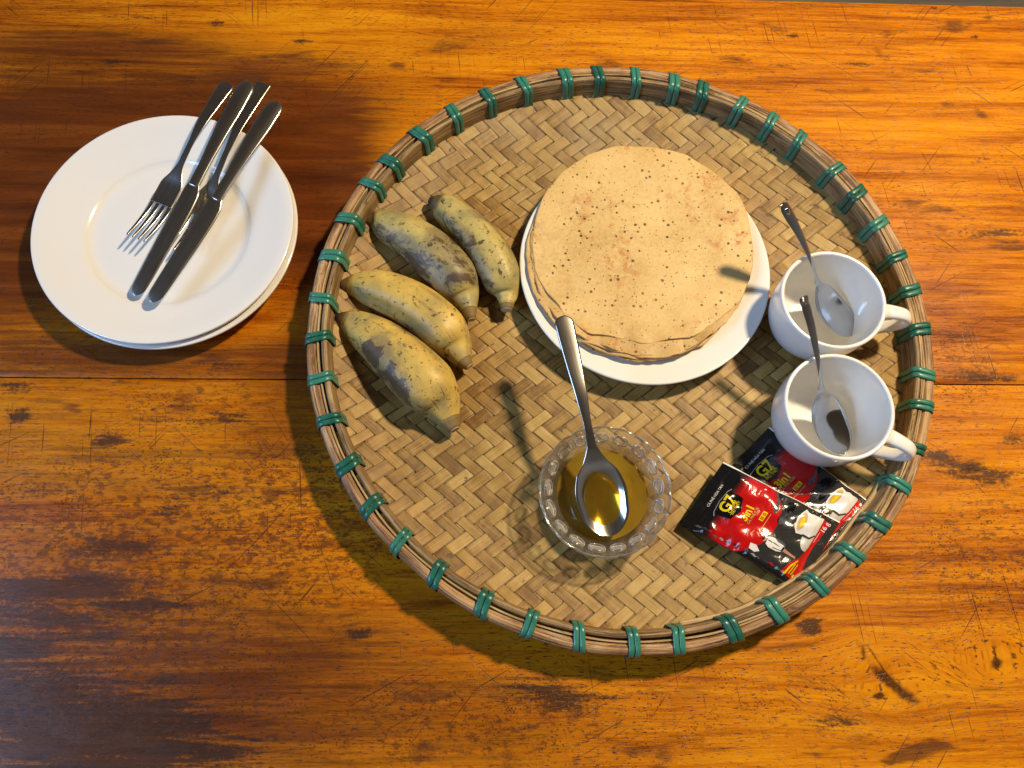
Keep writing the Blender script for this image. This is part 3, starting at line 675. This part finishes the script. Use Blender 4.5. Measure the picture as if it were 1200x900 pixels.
# ------------------------------------------------------------------ cups
def cup_mesh(rimz=.060, Rr=.0427):
    k = Rr/.0425
    outp = smooth_prof([(.0265, .0015), (.0295, .0040), (.0355, .0120), (.0398, .0240), (.0418, .0400), (.0425, rimz-.0020)], 6)
    inn = smooth_prof([(.0392, rimz-.0020), (.0386, .0400), (.0366, .0245), (.0320, .0125), (.0245, .0062), (.015, .0048), (0, .0045)], 6)
    prof = [(0, .0022), (.0225, .0020), (.0235, 0), (.0255, 0)] + [tuple(q) for q in outp] + [(.0422, rimz-.0006), (.0409, rimz), (.0397, rimz-.0005)] + [tuple(q) for q in inn]
    return lathe_mesh('cup_body', [(r*k, z) for r, z in prof], 112)
def cup_handle(seg=36):
    path = smooth_prof([(.0432, .0505), (.050, .0528), (.0610, .0515), (.0672, .0440), (.0655, .0340), (.0570, .0240), (.0480, .0180), (.0385, .0155)], 6)
    K = 16; V = []; F = []
    for i, p in enumerate(path):
        a = path[max(i-1, 0)]; b = path[min(i+1, len(path)-1)]; t = np.array(b)-np.array(a); t /= np.linalg.norm(t); nn = np.array([-t[1], t[0]])
        f = i/(len(path)-1); wy = .0052 + .0022*(2*abs(f-.5))**3; wt = .0031 + .0012*(2*abs(f-.5))**4
        for j in range(K):
            c, s_ = math.cos(6.2832*j/K), math.sin(6.2832*j/K)
            c = math.copysign(abs(c)**.8, c); s_ = math.copysign(abs(s_)**.8, s_)
            V.append((p[0]+nn[0]*wt*c, wy*s_, p[1]+nn[1]*wt*c))
    n = len(path)
    F = [(i*K+j, (i+1)*K+j, (i+1)*K+(j+1) % K, i*K+(j+1) % K) for i in range(n-1) for j in range(K)]
    F += [tuple(range(K)), tuple((n-1)*K+j for j in range(K-1, -1, -1))]
    return recalc(mesh('handle', V, F))
cm, hm = cup_mesh(), cup_handle()
CUPZ = .0058
def cup(u, v, hu, hv, label):
    c = P(u, v, CUPZ+.060); h = P(hu, hv, CUPZ+.045)
    root = empty('coffee_cup', (c.x, c.y, CUPZ), math.atan2(h.y-c.y, h.x-c.x))
    link('cup_body', cm, M['cup'], root); link('handle', hm, M['cup'], root); tag(root, label, 'cup', 'white coffee cups'); return root
cupA = cup(977.5, 350, 1063, 374, 'white porcelain coffee cup farther from the sachets, holding a teaspoon with a rounded teardrop end')
cupB = cup(984.5, 475.5, 1062, 528, 'white porcelain coffee cup right beside the sachets, holding a teaspoon with a square patterned end')

# ------------------------------------------------------------------ cutlery
def ribbon(st, L, nv=11, ns=70, thick=.0012, r0=.004, r1=.004, crown=0.0, x0=0.0, x1=1.0, pw=2):
    """st rows: (x/L, halfwidth, height, bowl depth, side shift)"""
    st = np.array(st, float); x = x0 + (x1-x0)*(.5-.5*np.cos(np.linspace(0, math.pi, ns)))*1.0; xx = x*L
    f = [cr(st[:, 0], st[:, k], x) for k in (1, 2, 3, 4)]; hw, h, dp, cs = f
    d0 = (xx-x0*L)/max(r0, 1e-6); d1 = (x1*L-xx)/max(r1, 1e-6)
    if r0 > 0: hw = hw*np.sqrt(np.clip(1-(1-np.clip(d0, 0, 1))**2, .0004, 1))
    if r1 > 0: hw = hw*np.sqrt(np.clip(1-(1-np.clip(d1, 0, 1))**2, .0004, 1))
    vv = np.linspace(-1, 1, nv); V = []; hmax = float(hw.max())
    for sgn in (1, -1):
        for i in range(ns):
            for v in vv:
                b = h[i] - dp[i]*(1-abs(v)**pw) + (crown*(1-v*v)*hw[i]/hmax if sgn > 0 else 0)
                V.append((xx[i], cs[i] + hw[i]*v, b + (0 if sgn > 0 else -thick*(1-abs(v)**6)*min(1, hw[i]/hmax*2)-.00015)))
    F = []; o = ns*nv
    for i in range(ns-1):
        for j in range(nv-1):
            F.append((i*nv+j, (i+1)*nv+j, (i+1)*nv+j+1, i*nv+j+1)); F.append((o+i*nv+j, o+i*nv+j+1, o+(i+1)*nv+j+1, o+(i+1)*nv+j))
        F.append((i*nv, o+i*nv, o+(i+1)*nv, (i+1)*nv)); F.append((i*nv+nv-1, (i+1)*nv+nv-1, o+(i+1)*nv+nv-1, o+i*nv+nv-1))
    for i in (0, ns-1):
        for j in range(nv-1): F.append((i*nv+j, i*nv+j+1, o+i*nv+j+1, o+i*nv+j))
    return V, F
def frame(root_name, A, B, twist=0.0):
    """empty at A with x towards B, z as far up as it can be"""
    x = (B-A).normalized(); z = Vector((0, 0, 1)); y = z.cross(x).normalized(); z = x.cross(y)
    m_ = Matrix((x, y, z)).transposed().to_4x4() @ Matrix.Rotation(twist, 4, 'X')
    o = bpy.data.objects.new(root_name, None); C.objects.link(o); o.empty_display_size = .02
    o.matrix_world = Matrix.Translation(A) @ m_; return o
def add(name, VF, mat, root): return link(name, recalc(mesh(name, *VF)), mat, root)

def spoon(kind, A, B, twist, label, honeyed=False):
    root = frame('spoon' if kind == 'table' else 'teaspoon', A, B, twist); L = (B-A).length
    if kind == 'table':
        bl = .063/L
        st = [(0, .0160, .0062, .0005, 0), (.3*bl, .0182, .0058, .0070, 0), (.52*bl, .0195, .0058, .0085, 0), (.76*bl, .0160, .0062, .0062, 0), (bl*.92, .0086, .0070, .0018, 0), (bl*1.12, .0038, .0085, 0, 0),
              (bl*1.35, .0032, .0105, 0, 0), (.62, .0045, .0110, 0, 0), (.85, .0068, .0045, 0, 0), (1, .0076, 0, 0, 0)]
        add('bowl', ribbon(st, L, 17, 60, .0011, .019, 0, 0, 0, bl*1.1), M['bright'], root)
        add('handle', ribbon(st, L, 9, 60, .0018, 0, .0068, .0006, bl*1.06, 1.0), M['satin'], root)
    else:
        bl = .053/L; sq = kind == 'square'
        st = [(0, .0120, .0235, .0003, 0), (.3*bl, .0148, .0150, .0045, 0), (.55*bl, .0152, .0092, .0055, 0), (.78*bl, .0118, .0062, .0036, 0), (.92*bl, .0062, .0052, .0010, 0), (bl*1.02, .0036, .0056, 0, 0), (bl*1.2, .0021, .0062, 0, 0), (.58, .0022, .0070, 0, 0)]
        st += [(.80, .0036, .0050, 0, 0), (1, .0043, 0, 0, 0)] if sq else [(.78, .0040, .0052, 0, 0), (.93, .0056, .0020, 0, 0), (1, .0054, 0, 0, 0)]
        add('bowl', ribbon(st, L, 17, 50, .0010, .014, 0, 0, 0, bl*1.08), M['steel'], root)
        add('handle', ribbon(st, L, 9, 60, .0016, 0, .0004 if sq else .0052, .0007, bl*1.04, 1.0), M['steel'], root)
        if sq:
            for q in range(3): add('engraved_band', ribbon([(0, .0040-q*.0003, .0010, 0, 0), (1, .0040-q*.0003, .0010, 0, 0)], .0016, 5, 6, .0008, 0, 0, .0004), M['steel'], root).location = (L-.004-q*.0026, 0, .0003+q*.0002)
        else:
            me = lathe_mesh('raised_drop', smooth_prof([(0, .0012), (.0012, .0010), (.0020, .0002), (.0022, -.0006)], 4), 20); d = link('raised_drop', me, M['steel'], root); d.location = (L-.0075, 0, .0022); d.scale = (1.7, 1, 1)
    tag(root, label, 'spoon'); return root

tw = R(2)
# teaspoons
spoon('drop', P(972, 387, CUPZ+.0015), P(917, 238.5, .100), R(6), 'teaspoon with a rounded teardrop end, leaning in the cup farther from the sachets')
spoon('square', P(965, 518, CUPZ+.0015), P(941.5, 348, .100), R(4), 'teaspoon with a square patterned end, leaning in the cup beside the sachets')
# spoon in the honey bowl
hs = spoon('table', P(714, 627, .0345), P(659, 370, .080), R(-3), 'stainless steel tablespoon lying in the glass honey bowl, handle towards the pancakes')

def fork(A, B, twist, label, square=False, mirror=1):
    root = frame('fork', A, B, twist); L = (B-A).length
    t1 = .040/L; hd = .074/L
    st = [(0, .0105, .0030, 0, 0), (t1*.5, .0105, -.0028, 0, 0), (t1, .0106, -.0046, .0003, 0), (t1+(hd-t1)*.50, .0102, -.0036, .0004, 0), (hd*.92, .0056, -.0016, .0001, 0), (hd*1.08, .0028, .0004, 0, 0),
          (hd*1.3, .0027, .0026, 0, 0), (.70, .0042, .0044, 0, 0), (.9, .0066, .0022, 0, 0), (1, .0074, 0, 0, 0)]
    add('handle', ribbon(st, L, 11, 80, .0017, 0, .0006 if square else .0070, 0.0005, t1*.96, 1.0), M['satin'], root)
    for k in range(4):
        c = (k-1.5)*.0056
        ss = [(0, .0008, .0030, 0, c*.97), (t1*.5, .0016, -.0028, 0, c), (t1*.9, .0021, -.0051, 0, c), (t1*1.1, .0023, -.0050, 0, c)]
        add('tine', ribbon(ss, L, 5, 24, .0014, .0022, 0, .0003, 0, t1*1.08), M['satin'], root)
    tag(root, label, 'fork', 'two forks on the plates'); return root
def knife(A, B, twist, label, flip=1):
    root = frame('table_knife', A, B, twist); L = (B-A).length; e = flip
    hs_ = [(.47, .0046, .0016, 0, 0), (.56, .0046, .0022, 0, 0), (.72, .0062, .0026, 0, 0), (.88, .0082, .0018, 0, 0), (.96, .0078, .0008, 0, 0), (1, .0072, 0, 0, 0)]
    add('handle', ribbon(hs_, L, 11, 60, .0044, .0010, .0090, .0012, .49, 1.0), M['satin'], root)
    bs = [(0, .0050, 0, 0, .0018*e), (.05, .0063, .0004, 0, .0010*e), (.2, .0072, .0008, 0, 0), (.40, .0078, .0012, 0, -.0012*e), (.462, .0074, .0014, 0, -.0010*e), (.483, .0062, .0014, 0, -.0002*e), (.51, .0042, .0014, 0, 0)]
    add('blade', ribbon(bs, L, 9, 70, .0010, .0080, 0, .0005, 0, .51), M['satin'], root)
    tag(root, label, 'knife', 'two table knives on the plates'); return root
fork(P(160, 281, .0265), P(268, 96, .0395), 0, 'steel fork with a rounded handle end, leftmost of the cutlery on the top plate')
fork(P(208, 296, .0235), P(309, 97, .0385), 0, 'steel fork with a square patterned handle end, half hidden under the right knife', True)
knife(P(160, 347, .0225), P(292, 95, .0400), R(3), 'steel table knife lying between the two forks, its blade just right of the open tines', 1)
knife(P(179, 355, .0285), P(326, 119, .0455), R(4), 'rightmost steel table knife on the plates, lying across the square ended fork', 1)

# ------------------------------------------------------------------ honey bowl
bc = P(709.5, 574.5, .047)
BZ = .0055
broot = empty('glass_bowl', (bc.x, bc.y, BZ)); tag(broot, 'small pressed glass bowl with scalloped rim and oval bosses, holding honey', 'bowl')
def scal(r, z, a):
    r *= .95
    k = max(0, (r-.036)/.0155); s_ = abs(math.sin(9*a))**.7
    return r*(1+.020*k*(s_-.5)), z + .0008*k*(s_-.5)
up_ = smooth_prof([(0, .0045), (.020, .0048), (.028, .0085), (.0345, .0165), (.0385, .0250), (.0445, .0330), (.0500, .0385), (.0518, .0402)], 6)
dn_ = smooth_prof([(.0524, .0395), (.0510, .0372), (.0450, .0308), (.0400, .0232), (.0362, .0145), (.0300, .0055), (.0235, .0016)], 5)
link('bowl_wall', lathe_mesh('bowl_wall', [tuple(q) for q in up_]+[(.0523, .0402)]+[tuple(q) for q in dn_]+[(.0235, 0), (.0215, 0), (.020, .0018), (0, .0018)], 180, scal), M['glass'], broot)
# rolled edge
V = []; n = 216; K = 8
for i in range(n):
    a = 6.283185*i/n; rr_, zz_ = scal(.0521, .0399, a)
    for j in range(K): V.append(((rr_+.0008*math.cos(6.2832*j/K))*math.cos(a), (rr_+.0008*math.cos(6.2832*j/K))*math.sin(a), zz_+.0008*math.sin(6.2832*j/K)))
link('rolled_rim', recalc(mesh('rolled_rim', V, [(i*K+j, ((i+1) % n)*K+j, ((i+1) % n)*K+(j+1) % K, i*K+(j+1) % K) for i in range(n) for j in range(K)])), M['clear'], broot)
def boss_mesh():
    V = []; F = []; n = 28; K = 8
    for i in range(n):
        a = 6.2832*i/n; cx, cy = .0034*math.cos(a), .0050*math.sin(a)
        for j in range(K):
            b = 6.2832*j/K; V.append((cx+.0010*math.cos(b)*math.cos(a), cy+.0010*math.cos(b)*math.sin(a), .0010*math.sin(b)))
    F = [(i*K+j, ((i+1) % n)*K+j, ((i+1) % n)*K+(j+1) % K, i*K+(j+1) % K) for i in range(n) for j in range(K)]
    b0 = len(V); V.append((0, 0, .0004))
    for q in (.5, .85):
        for i in range(n): V.append((.0034*q*math.cos(6.2832*i/n), .0050*q*math.sin(6.2832*i/n), .0004*(1-q*q)))
    F += [(b0, b0+1+i, b0+1+(i+1) % n) for i in range(n)] + [(b0+1+i, b0+1+n+i, b0+1+n+(i+1) % n, b0+1+(i+1) % n) for i in range(n)]
    return recalc(mesh('oval_boss', V, F))
bm_ = boss_mesh()
for k in range(17):
    a = 6.2832*(k+.3)/17; o = link('oval_boss', bm_, M['clear'], broot)
    o.rotation_euler = (0, -math.atan2(.0080, .0058)*.95, a); o.rotation_euler = (Matrix.Rotation(a, 3, 'Z') @ Matrix.Rotation(-.86, 3, 'Y')).to_euler()
    o.location = (.0426*math.cos(a), .0426*math.sin(a), .0340); o.scale = (1.12, 1.12+.08*math.sin(k*2.3), 1.3)
hz = .0235
hp = [(0, hz), (.030, hz), (.0362, hz+.0001), (.0374, hz+.0007), (.0372, hz-.001), (.0350, hz-.0060), (.0288, .0100), (.020, .0056), (0, .0052)]
hp = [(q*.95, z) for q, z in hp]
hn = link('honey', lathe_mesh('honey', hp, 96), M['honey']); hn.location = (bc.x, bc.y, BZ); tag(hn, 'pool of amber honey filling the small glass bowl', 'honey')
# honey lying in the spoon
def puddle():
    V = [(0, 0, 0)]; n = 40
    for q in (.3, .6, .85, 1):
        for i in range(n):
            a = 6.2832*i/n; rx = .0225*(1+.04*math.sin(3*a+1)); ry = .0150*(1+.05*math.sin(2*a))
            V.append((rx*q*math.cos(a), ry*q*math.sin(a), -.0003*q**4))
    F = [(0, 1+i, 1+(i+1) % n) for i in range(n)]
    for k in range(3):
        for i in range(n): F.append((1+k*n+i, 1+(k+1)*n+i, 1+(k+1)*n+(i+1) % n, 1+k*n+(i+1) % n))
    b = len(V)
    for i in range(n):
        a = 6.2832*i/n; V.append((.0140*math.cos(a), .0085*math.sin(a), -.0042))
    for i in range(n): F.append((1+3*n+i, b+i, b+(i+1) % n, 1+3*n+(i+1) % n))
    F.append(tuple(b+i for i in range(n)))
    return recalc(mesh('honey_puddle', V, F))
bpy.context.view_layer.update()
pd = link('honey_puddle', puddle(), M['puddle'])
pd.matrix_world = hs.matrix_world @ Matrix.Translation((.0240, 0, .0024)); tag(pd, 'thin puddle of clear honey lying in the bowl of the tablespoon', 'honey')

# ------------------------------------------------------------------ coffee sachets
def sachet(cor, bow, puff, seed, label, zs):
    TL, TR, BR, BL = [P(u, v, z) for (u, v), z in zip(cor, zs)]
    ctr = (TL+TR+BR+BL)/4; root = empty('coffee_sachet', (ctr.x, ctr.y, .0055)); o3 = Vector((ctr.x, ctr.y, .0055))
    rr = random.Random(seed); wr = [(rr.uniform(6, 34), rr.uniform(-24, 24), rr.uniform(0, 6.28), rr.uniform(.2, 1)) for _ in range(9)]
    def hgt(a, b):
        env = max(0, min(1, (a-.085)/.10))*max(0, min(1, (.93-a)/.09))
        env = env*env*(3-2*env); ev = (max(0, 1-(2*b-1)**4))**.7
        z = puff*env*ev + bow*math.sin(math.pi*a)*(.35+.65*b)
        wn = sum(A*math.sin(fx*a+fy*b+p) for fx, fy, p, A in wr)/4
        z += .0011*wn*(.35+env)
        edge = math.exp(-((b-.93)/.05)**2)+math.exp(-((b-.05)/.04)**2)
        z += .0009*edge*math.sin(46*a+3*math.sin(17*a+seed)+seed)*env
        if a < .085 or a > .93: z += .00022*math.sin(2*math.pi*a*95)
        return z
    def SF(a, b, up_=0.0):
        p = TL*(1-a)*(1-b) + TR*a*(1-b) + BR*a*b + BL*(1-a)*b - o3
        # waisted outline where the filling pulls the film in
        mid = (TL+TR+BR+BL)/4 - o3; pull = .03*math.sin(math.pi*a)**1*(abs(2*b-1)**2)
        p = p + (Vector((mid.x, mid.y, 0)) - Vector((p.x, p.y, 0))).project((BL-TL).normalized())*pull
        return Vector((p.x, p.y, p.z + hgt(a, b) + up_))
    na, nb = 190, 44; V = []; U = []
    for lay in (0, 1):
        for j in range(nb+1):
            for i in range(na+1):
                a, b = i/na, j/nb; p = SF(a, b)
                if lay:
                    q = hgt(a, b) - bow*math.sin(math.pi*a)*(.35+.65*b); p.z -= max(.0003, q*1.5 + .0003)
                V.append(p); U.append((a, b))
    n1 = na+1; o = n1*(nb+1); F = []
    for j in range(nb):
        for i in range(na):
            k = j*n1+i; F.append((k, k+1, k+n1+1, k+n1)); F.append((o+k, o+k+n1, o+k+n1+1, o+k+1))
    for i in range(na): F.append((i, o+i, o+i+1, i+1)); k = nb*n1+i; F.append((k, k+1, o+k+1, o+k))
    for j in range(nb): k = j*n1; F.append((k, k+n1, o+k+n1, o+k)); k += na; F.append((k, o+k, o+k+n1, k+n1))
    link('film_pouch', recalc(mesh('film_pouch', V, F, U)), M['film'], root)
    asp = (TR-TL).length/(BL-TL).length
    def decal(name, polys, mat, lift=.00018, cell=.03):
        b_ = bmesh.new()
        for pl in polys:
            vs = [b_.verts.new((x*asp, y, 0)) for x, y in pl]
            try: b_.faces.new(vs)
            except ValueError: pass
        bmesh.ops.triangulate(b_, faces=b_.faces)
        for _ in range(4):
            e = [q for q in b_.edges if q.calc_length() > cell]
            if not e: break
            bmesh.ops.subdivide_edges(b_, edges=e, cuts=1); bmesh.ops.triangulate(b_, faces=b_.faces)
        for v_ in b_.verts: v_.co = SF(v_.co.x/asp, v_.co.y, lift)
        me = bpy.data.meshes.new(name); b_.to_mesh(me); b_.free(); return link(name, me, mat, root)
    def text(name, s_, a, b, size, mat, bold=.0, lift=.0003, stretch=1.0, par=None):
        """reads from the near edge to the far edge, tops towards the left end; a, b = centre; size in units of the sachet's width"""
        cu = bpy.data.curves.new('t', 'FONT'); cu.body = s_; cu.size = 1; cu.align_x = 'CENTER'; cu.align_y = 'CENTER'; cu.offset = bold; cu.resolution_u = 3
        ob = bpy.data.objects.new('t', cu); me0 = bpy.data.meshes.new_from_object(ob)
        b_ = bmesh.new(); b_.from_mesh(me0); bmesh.ops.triangulate(b_, faces=b_.faces)
        for _ in range(2):
            e = [q for q in b_.edges if q.calc_length()*size > .05]
            if e: bmesh.ops.subdivide_edges(b_, edges=e, cuts=1); bmesh.ops.triangulate(b_, faces=b_.faces)
        for v_ in b_.verts:
            x, y = v_.co.x*size*stretch, v_.co.y*size
            v_.co = SF(a - y/asp, b - x, lift)
        me = bpy.data.meshes.new(name); b_.to_mesh(me); b_.free(); bpy.data.objects.remove(ob); bpy.data.curves.remove(cu); bpy.data.meshes.remove(me0)
        return link(name, me, mat, par or root)
    def ell(cx, cy, rx, ry, n=26, rot=0): return [(cx+(rx*math.cos(t)*math.cos(rot)-ry*math.sin(t)*math.sin(rot)/1)*1, cy+(rx*math.cos(t)*math.sin(rot)*asp+ry*math.sin(t)*math.cos(rot))) for t in [6.2832*k/n for k in range(n)]]
    # printed things, as they lie on the film
    sh = decal('logo_shield', [[(.150, .50), (.160, .39), (.175, .33), (.225, .325), (.278, .34), (.318, .50), (.278, .66), (.225, .675), (.175, .67), (.160, .61)]], M['black'])
    decal('shield_outline', [[(.138, .50), (.150, .34), (.168, .285), (.171, .293), (.154, .345), (.142, .50)], [(.138, .50), (.142, .50), (.154, .655), (.171, .707), (.168, .715), (.150, .66)]], M['dim'])
    text('logo_lettering', 'G7', .203, .50, .185, M['yellow'], .025, par=sh)
    text('logo_small_lettering', 'CÀ PHÊ', .246, .50, .056, M['yellow'], .015, par=sh)
    text('logo_small_lettering', 'THỨ THIỆT', .270, .50, .042, M['yellow'], .012, par=sh)
    text('lettering', '3in1', .362, .48, .135, M['yellow'], .03)
    text('small_lettering', 'CÀ PHÊ SỮA', .410, .48, .045, M['tan'], .012)
    decal('yellow_box', [[(.457, .36), (.457, .49), (.492, .49), (.492, .36)]], M['yellow'], .0002)
    decal('box_mark', [[(.464, .38), (.464, .415), (.486, .415), (.486, .38)], [(.464, .435), (.464, .475), (.486, .475), (.486, .435)]], M['red'], .0003)
    decal('box_mark', [[(.471, .39), (.471, .405), (.479, .405), (.479, .39)], [(.471, .448), (.471, .462), (.479, .462), (.479, .448)]], M['yellow'], .0004)
    decal('thin_line', [[(.513, .36), (.513, .66), (.518, .66), (.518, .36)]], M['tan'])
    text('small_lettering', 'CÀ PHÊ HÒA TAN', .095, .45, .042, M['white'], .005)
    # dark rocky splash with a thin arm
    rnd = random.Random(5)
    for k in range(16):
        cx, cy = .575+rnd.uniform(0, .115), .12+rnd.uniform(0, .26); r_ = rnd.uniform(.03, .065)
        pl = [(cx+r_*rnd.uniform(.5, 1.1)*math.cos(t)*.6, cy+r_*rnd.uniform(.5, 1.3)*math.sin(t)*1.5) for t in [6.2832*q/7 for q in range(7)]]
        decal('rock_print', [pl], [M['greyp'], M['black'], M['rock']][k % 3], .00016+.00002*k)
    decal('spoon_print', [[(.470, .02), (.490, .02), (.528, .18), (.550, .26), (.530, .34), (.508, .27), (.512, .19)]], M['greyp'], .0002)
    # cup and saucer
    decal('saucer_print', [ell(.862, .40, .060, .17)], M['sauc'], .0002)
    decal('cup_print', [[(.735, .06), (.775, .10), (.80, .08), (.845, .085), (.885, .07), (.900, .20), (.885, .32), (.850, .40), (.790, .40), (.745, .42), (.712, .36), (.700, .25), (.712, .14)]], M['white'], .00024)
    decal('cup_shade', [[(.795, .385), (.850, .385), (.886, .31), (.893, .325), (.856, .41), (.790, .415)]], M['rock'], .00030)
    decal('cup_rim_shade', [ell(.745, .245, .031, .142)], M['sauc'], .00027)
    decal('coffee_print', [ell(.745, .245, .027, .125)], M['tan'], .0003)
    decal('coffee_print', [ell(.747, .26, .014, .07)], M['yellow'], .00035)
    # standing man in a white shirt
    decal('shirt_print', [[(.590, .62), (.625, .60), (.690, .60), (.735, .645), (.735, .71), (.690, .74), (.625, .745), (.595, .72)]], M['white'], .0002)
    decal('jacket_print', [[(.625, .585), (.715, .60), (.74, .63), (.67, .625)]], M['greyp'], .00026)
    decal('shirt_fold', [[(.64, .655), (.70, .665), (.70, .672), (.64, .668)], [(.60, .655), (.635, .66), (.635, .675), (.60, .668)], [(.655, .715), (.725, .70), (.725, .708), (.655, .728)]], M['rock'], .00026)
    decal('belt_print', [[(.722, .645), (.735, .645), (.735, .71), (.722, .71)]], M['black'], .0003)
    decal('leg_print', [[(.735, .655), (.84, .685), (.84, .705), (.735, .70)]], M['skin'], .0002)
    decal('head_print', [ell(.572, .675, .016, .032)], M['skin'], .0002)
    decal('hair_print', [ell(.562, .670, .010, .030)], M['black'], .00026)
    decal('figure_print', [[(.50, .80), (.545, .79), (.59, .84), (.56, .88), (.51, .87)]], M['white'], .0002)
    # red flash along the right end
    decal('red_flash', [[(.885, .08), (.945, .08), (.938, .25), (.925, .45), (.928, .62), (.950, .80), (.955, .93), (.800, .93), (.815, .80), (.870, .66), (.888, .50), (.892, .30)]], M['red'], .00032)
    decal('flash_stroke', [[(.822, .93), (.835, .80), (.868, .70), (.876, .71), (.848, .81), (.838, .93)], [(.855, .90), (.862, .76), (.872, .76), (.867, .90)], [(.880, .89), (.884, .74), (.893, .74), (.890, .89)], [(.90, .91), (.90, .87), (.912, .87), (.912, .91)]], M['yellow'], .0004)
    text('small_lettering', '16 g', .925, .16, .085, M['white'], .015, .0005)
    decal('thin_line', [[(.908, .24), (.905, .40), (.908, .40), (.912, .24)]], M['white'], .0004)
    decal('cut_edge', [[(.0, .0), (1, .0), (1, .019), (.0, .019)]], M['cutw'], .0005)
    # highlights of the crinkled near edge, painted as small flat patches
    rnd = random.Random(seed+3)
    for k in range(15):
        a = .09+.050*k; c_ = .93+rnd.uniform(-.02, .015); w_ = rnd.uniform(.03, .06); decal('painted_glint', [[(a, c_), (a+w_*.4, c_-.022), (a+w_, c_-.004), (a+w_*.8, c_+.012), (a+w_*.35, c_+.004)]], [M['greyp'], M['rock'], M['red'], M['greyp'], M['dim']][k % 5], .0003)
    tag(root, label, 'coffee sachet', 'two instant coffee sachets'); return root
sachet([(901.3,500.4),(1024,591.6),(960,661),(838,566)], .0015, .0042, 11, 'black and red coffee sachet underneath, half covered and touching the cup', [.0125, .0200, .0215, .0125])
sachet([(847.7,541.3),(984.3,611.5),(935.8,692),(796.6,615.4)], .0045, .0048, 5, 'black and red coffee sachet lying on top of the other, fully visible', [.0205, .0275, .0225, .0130])
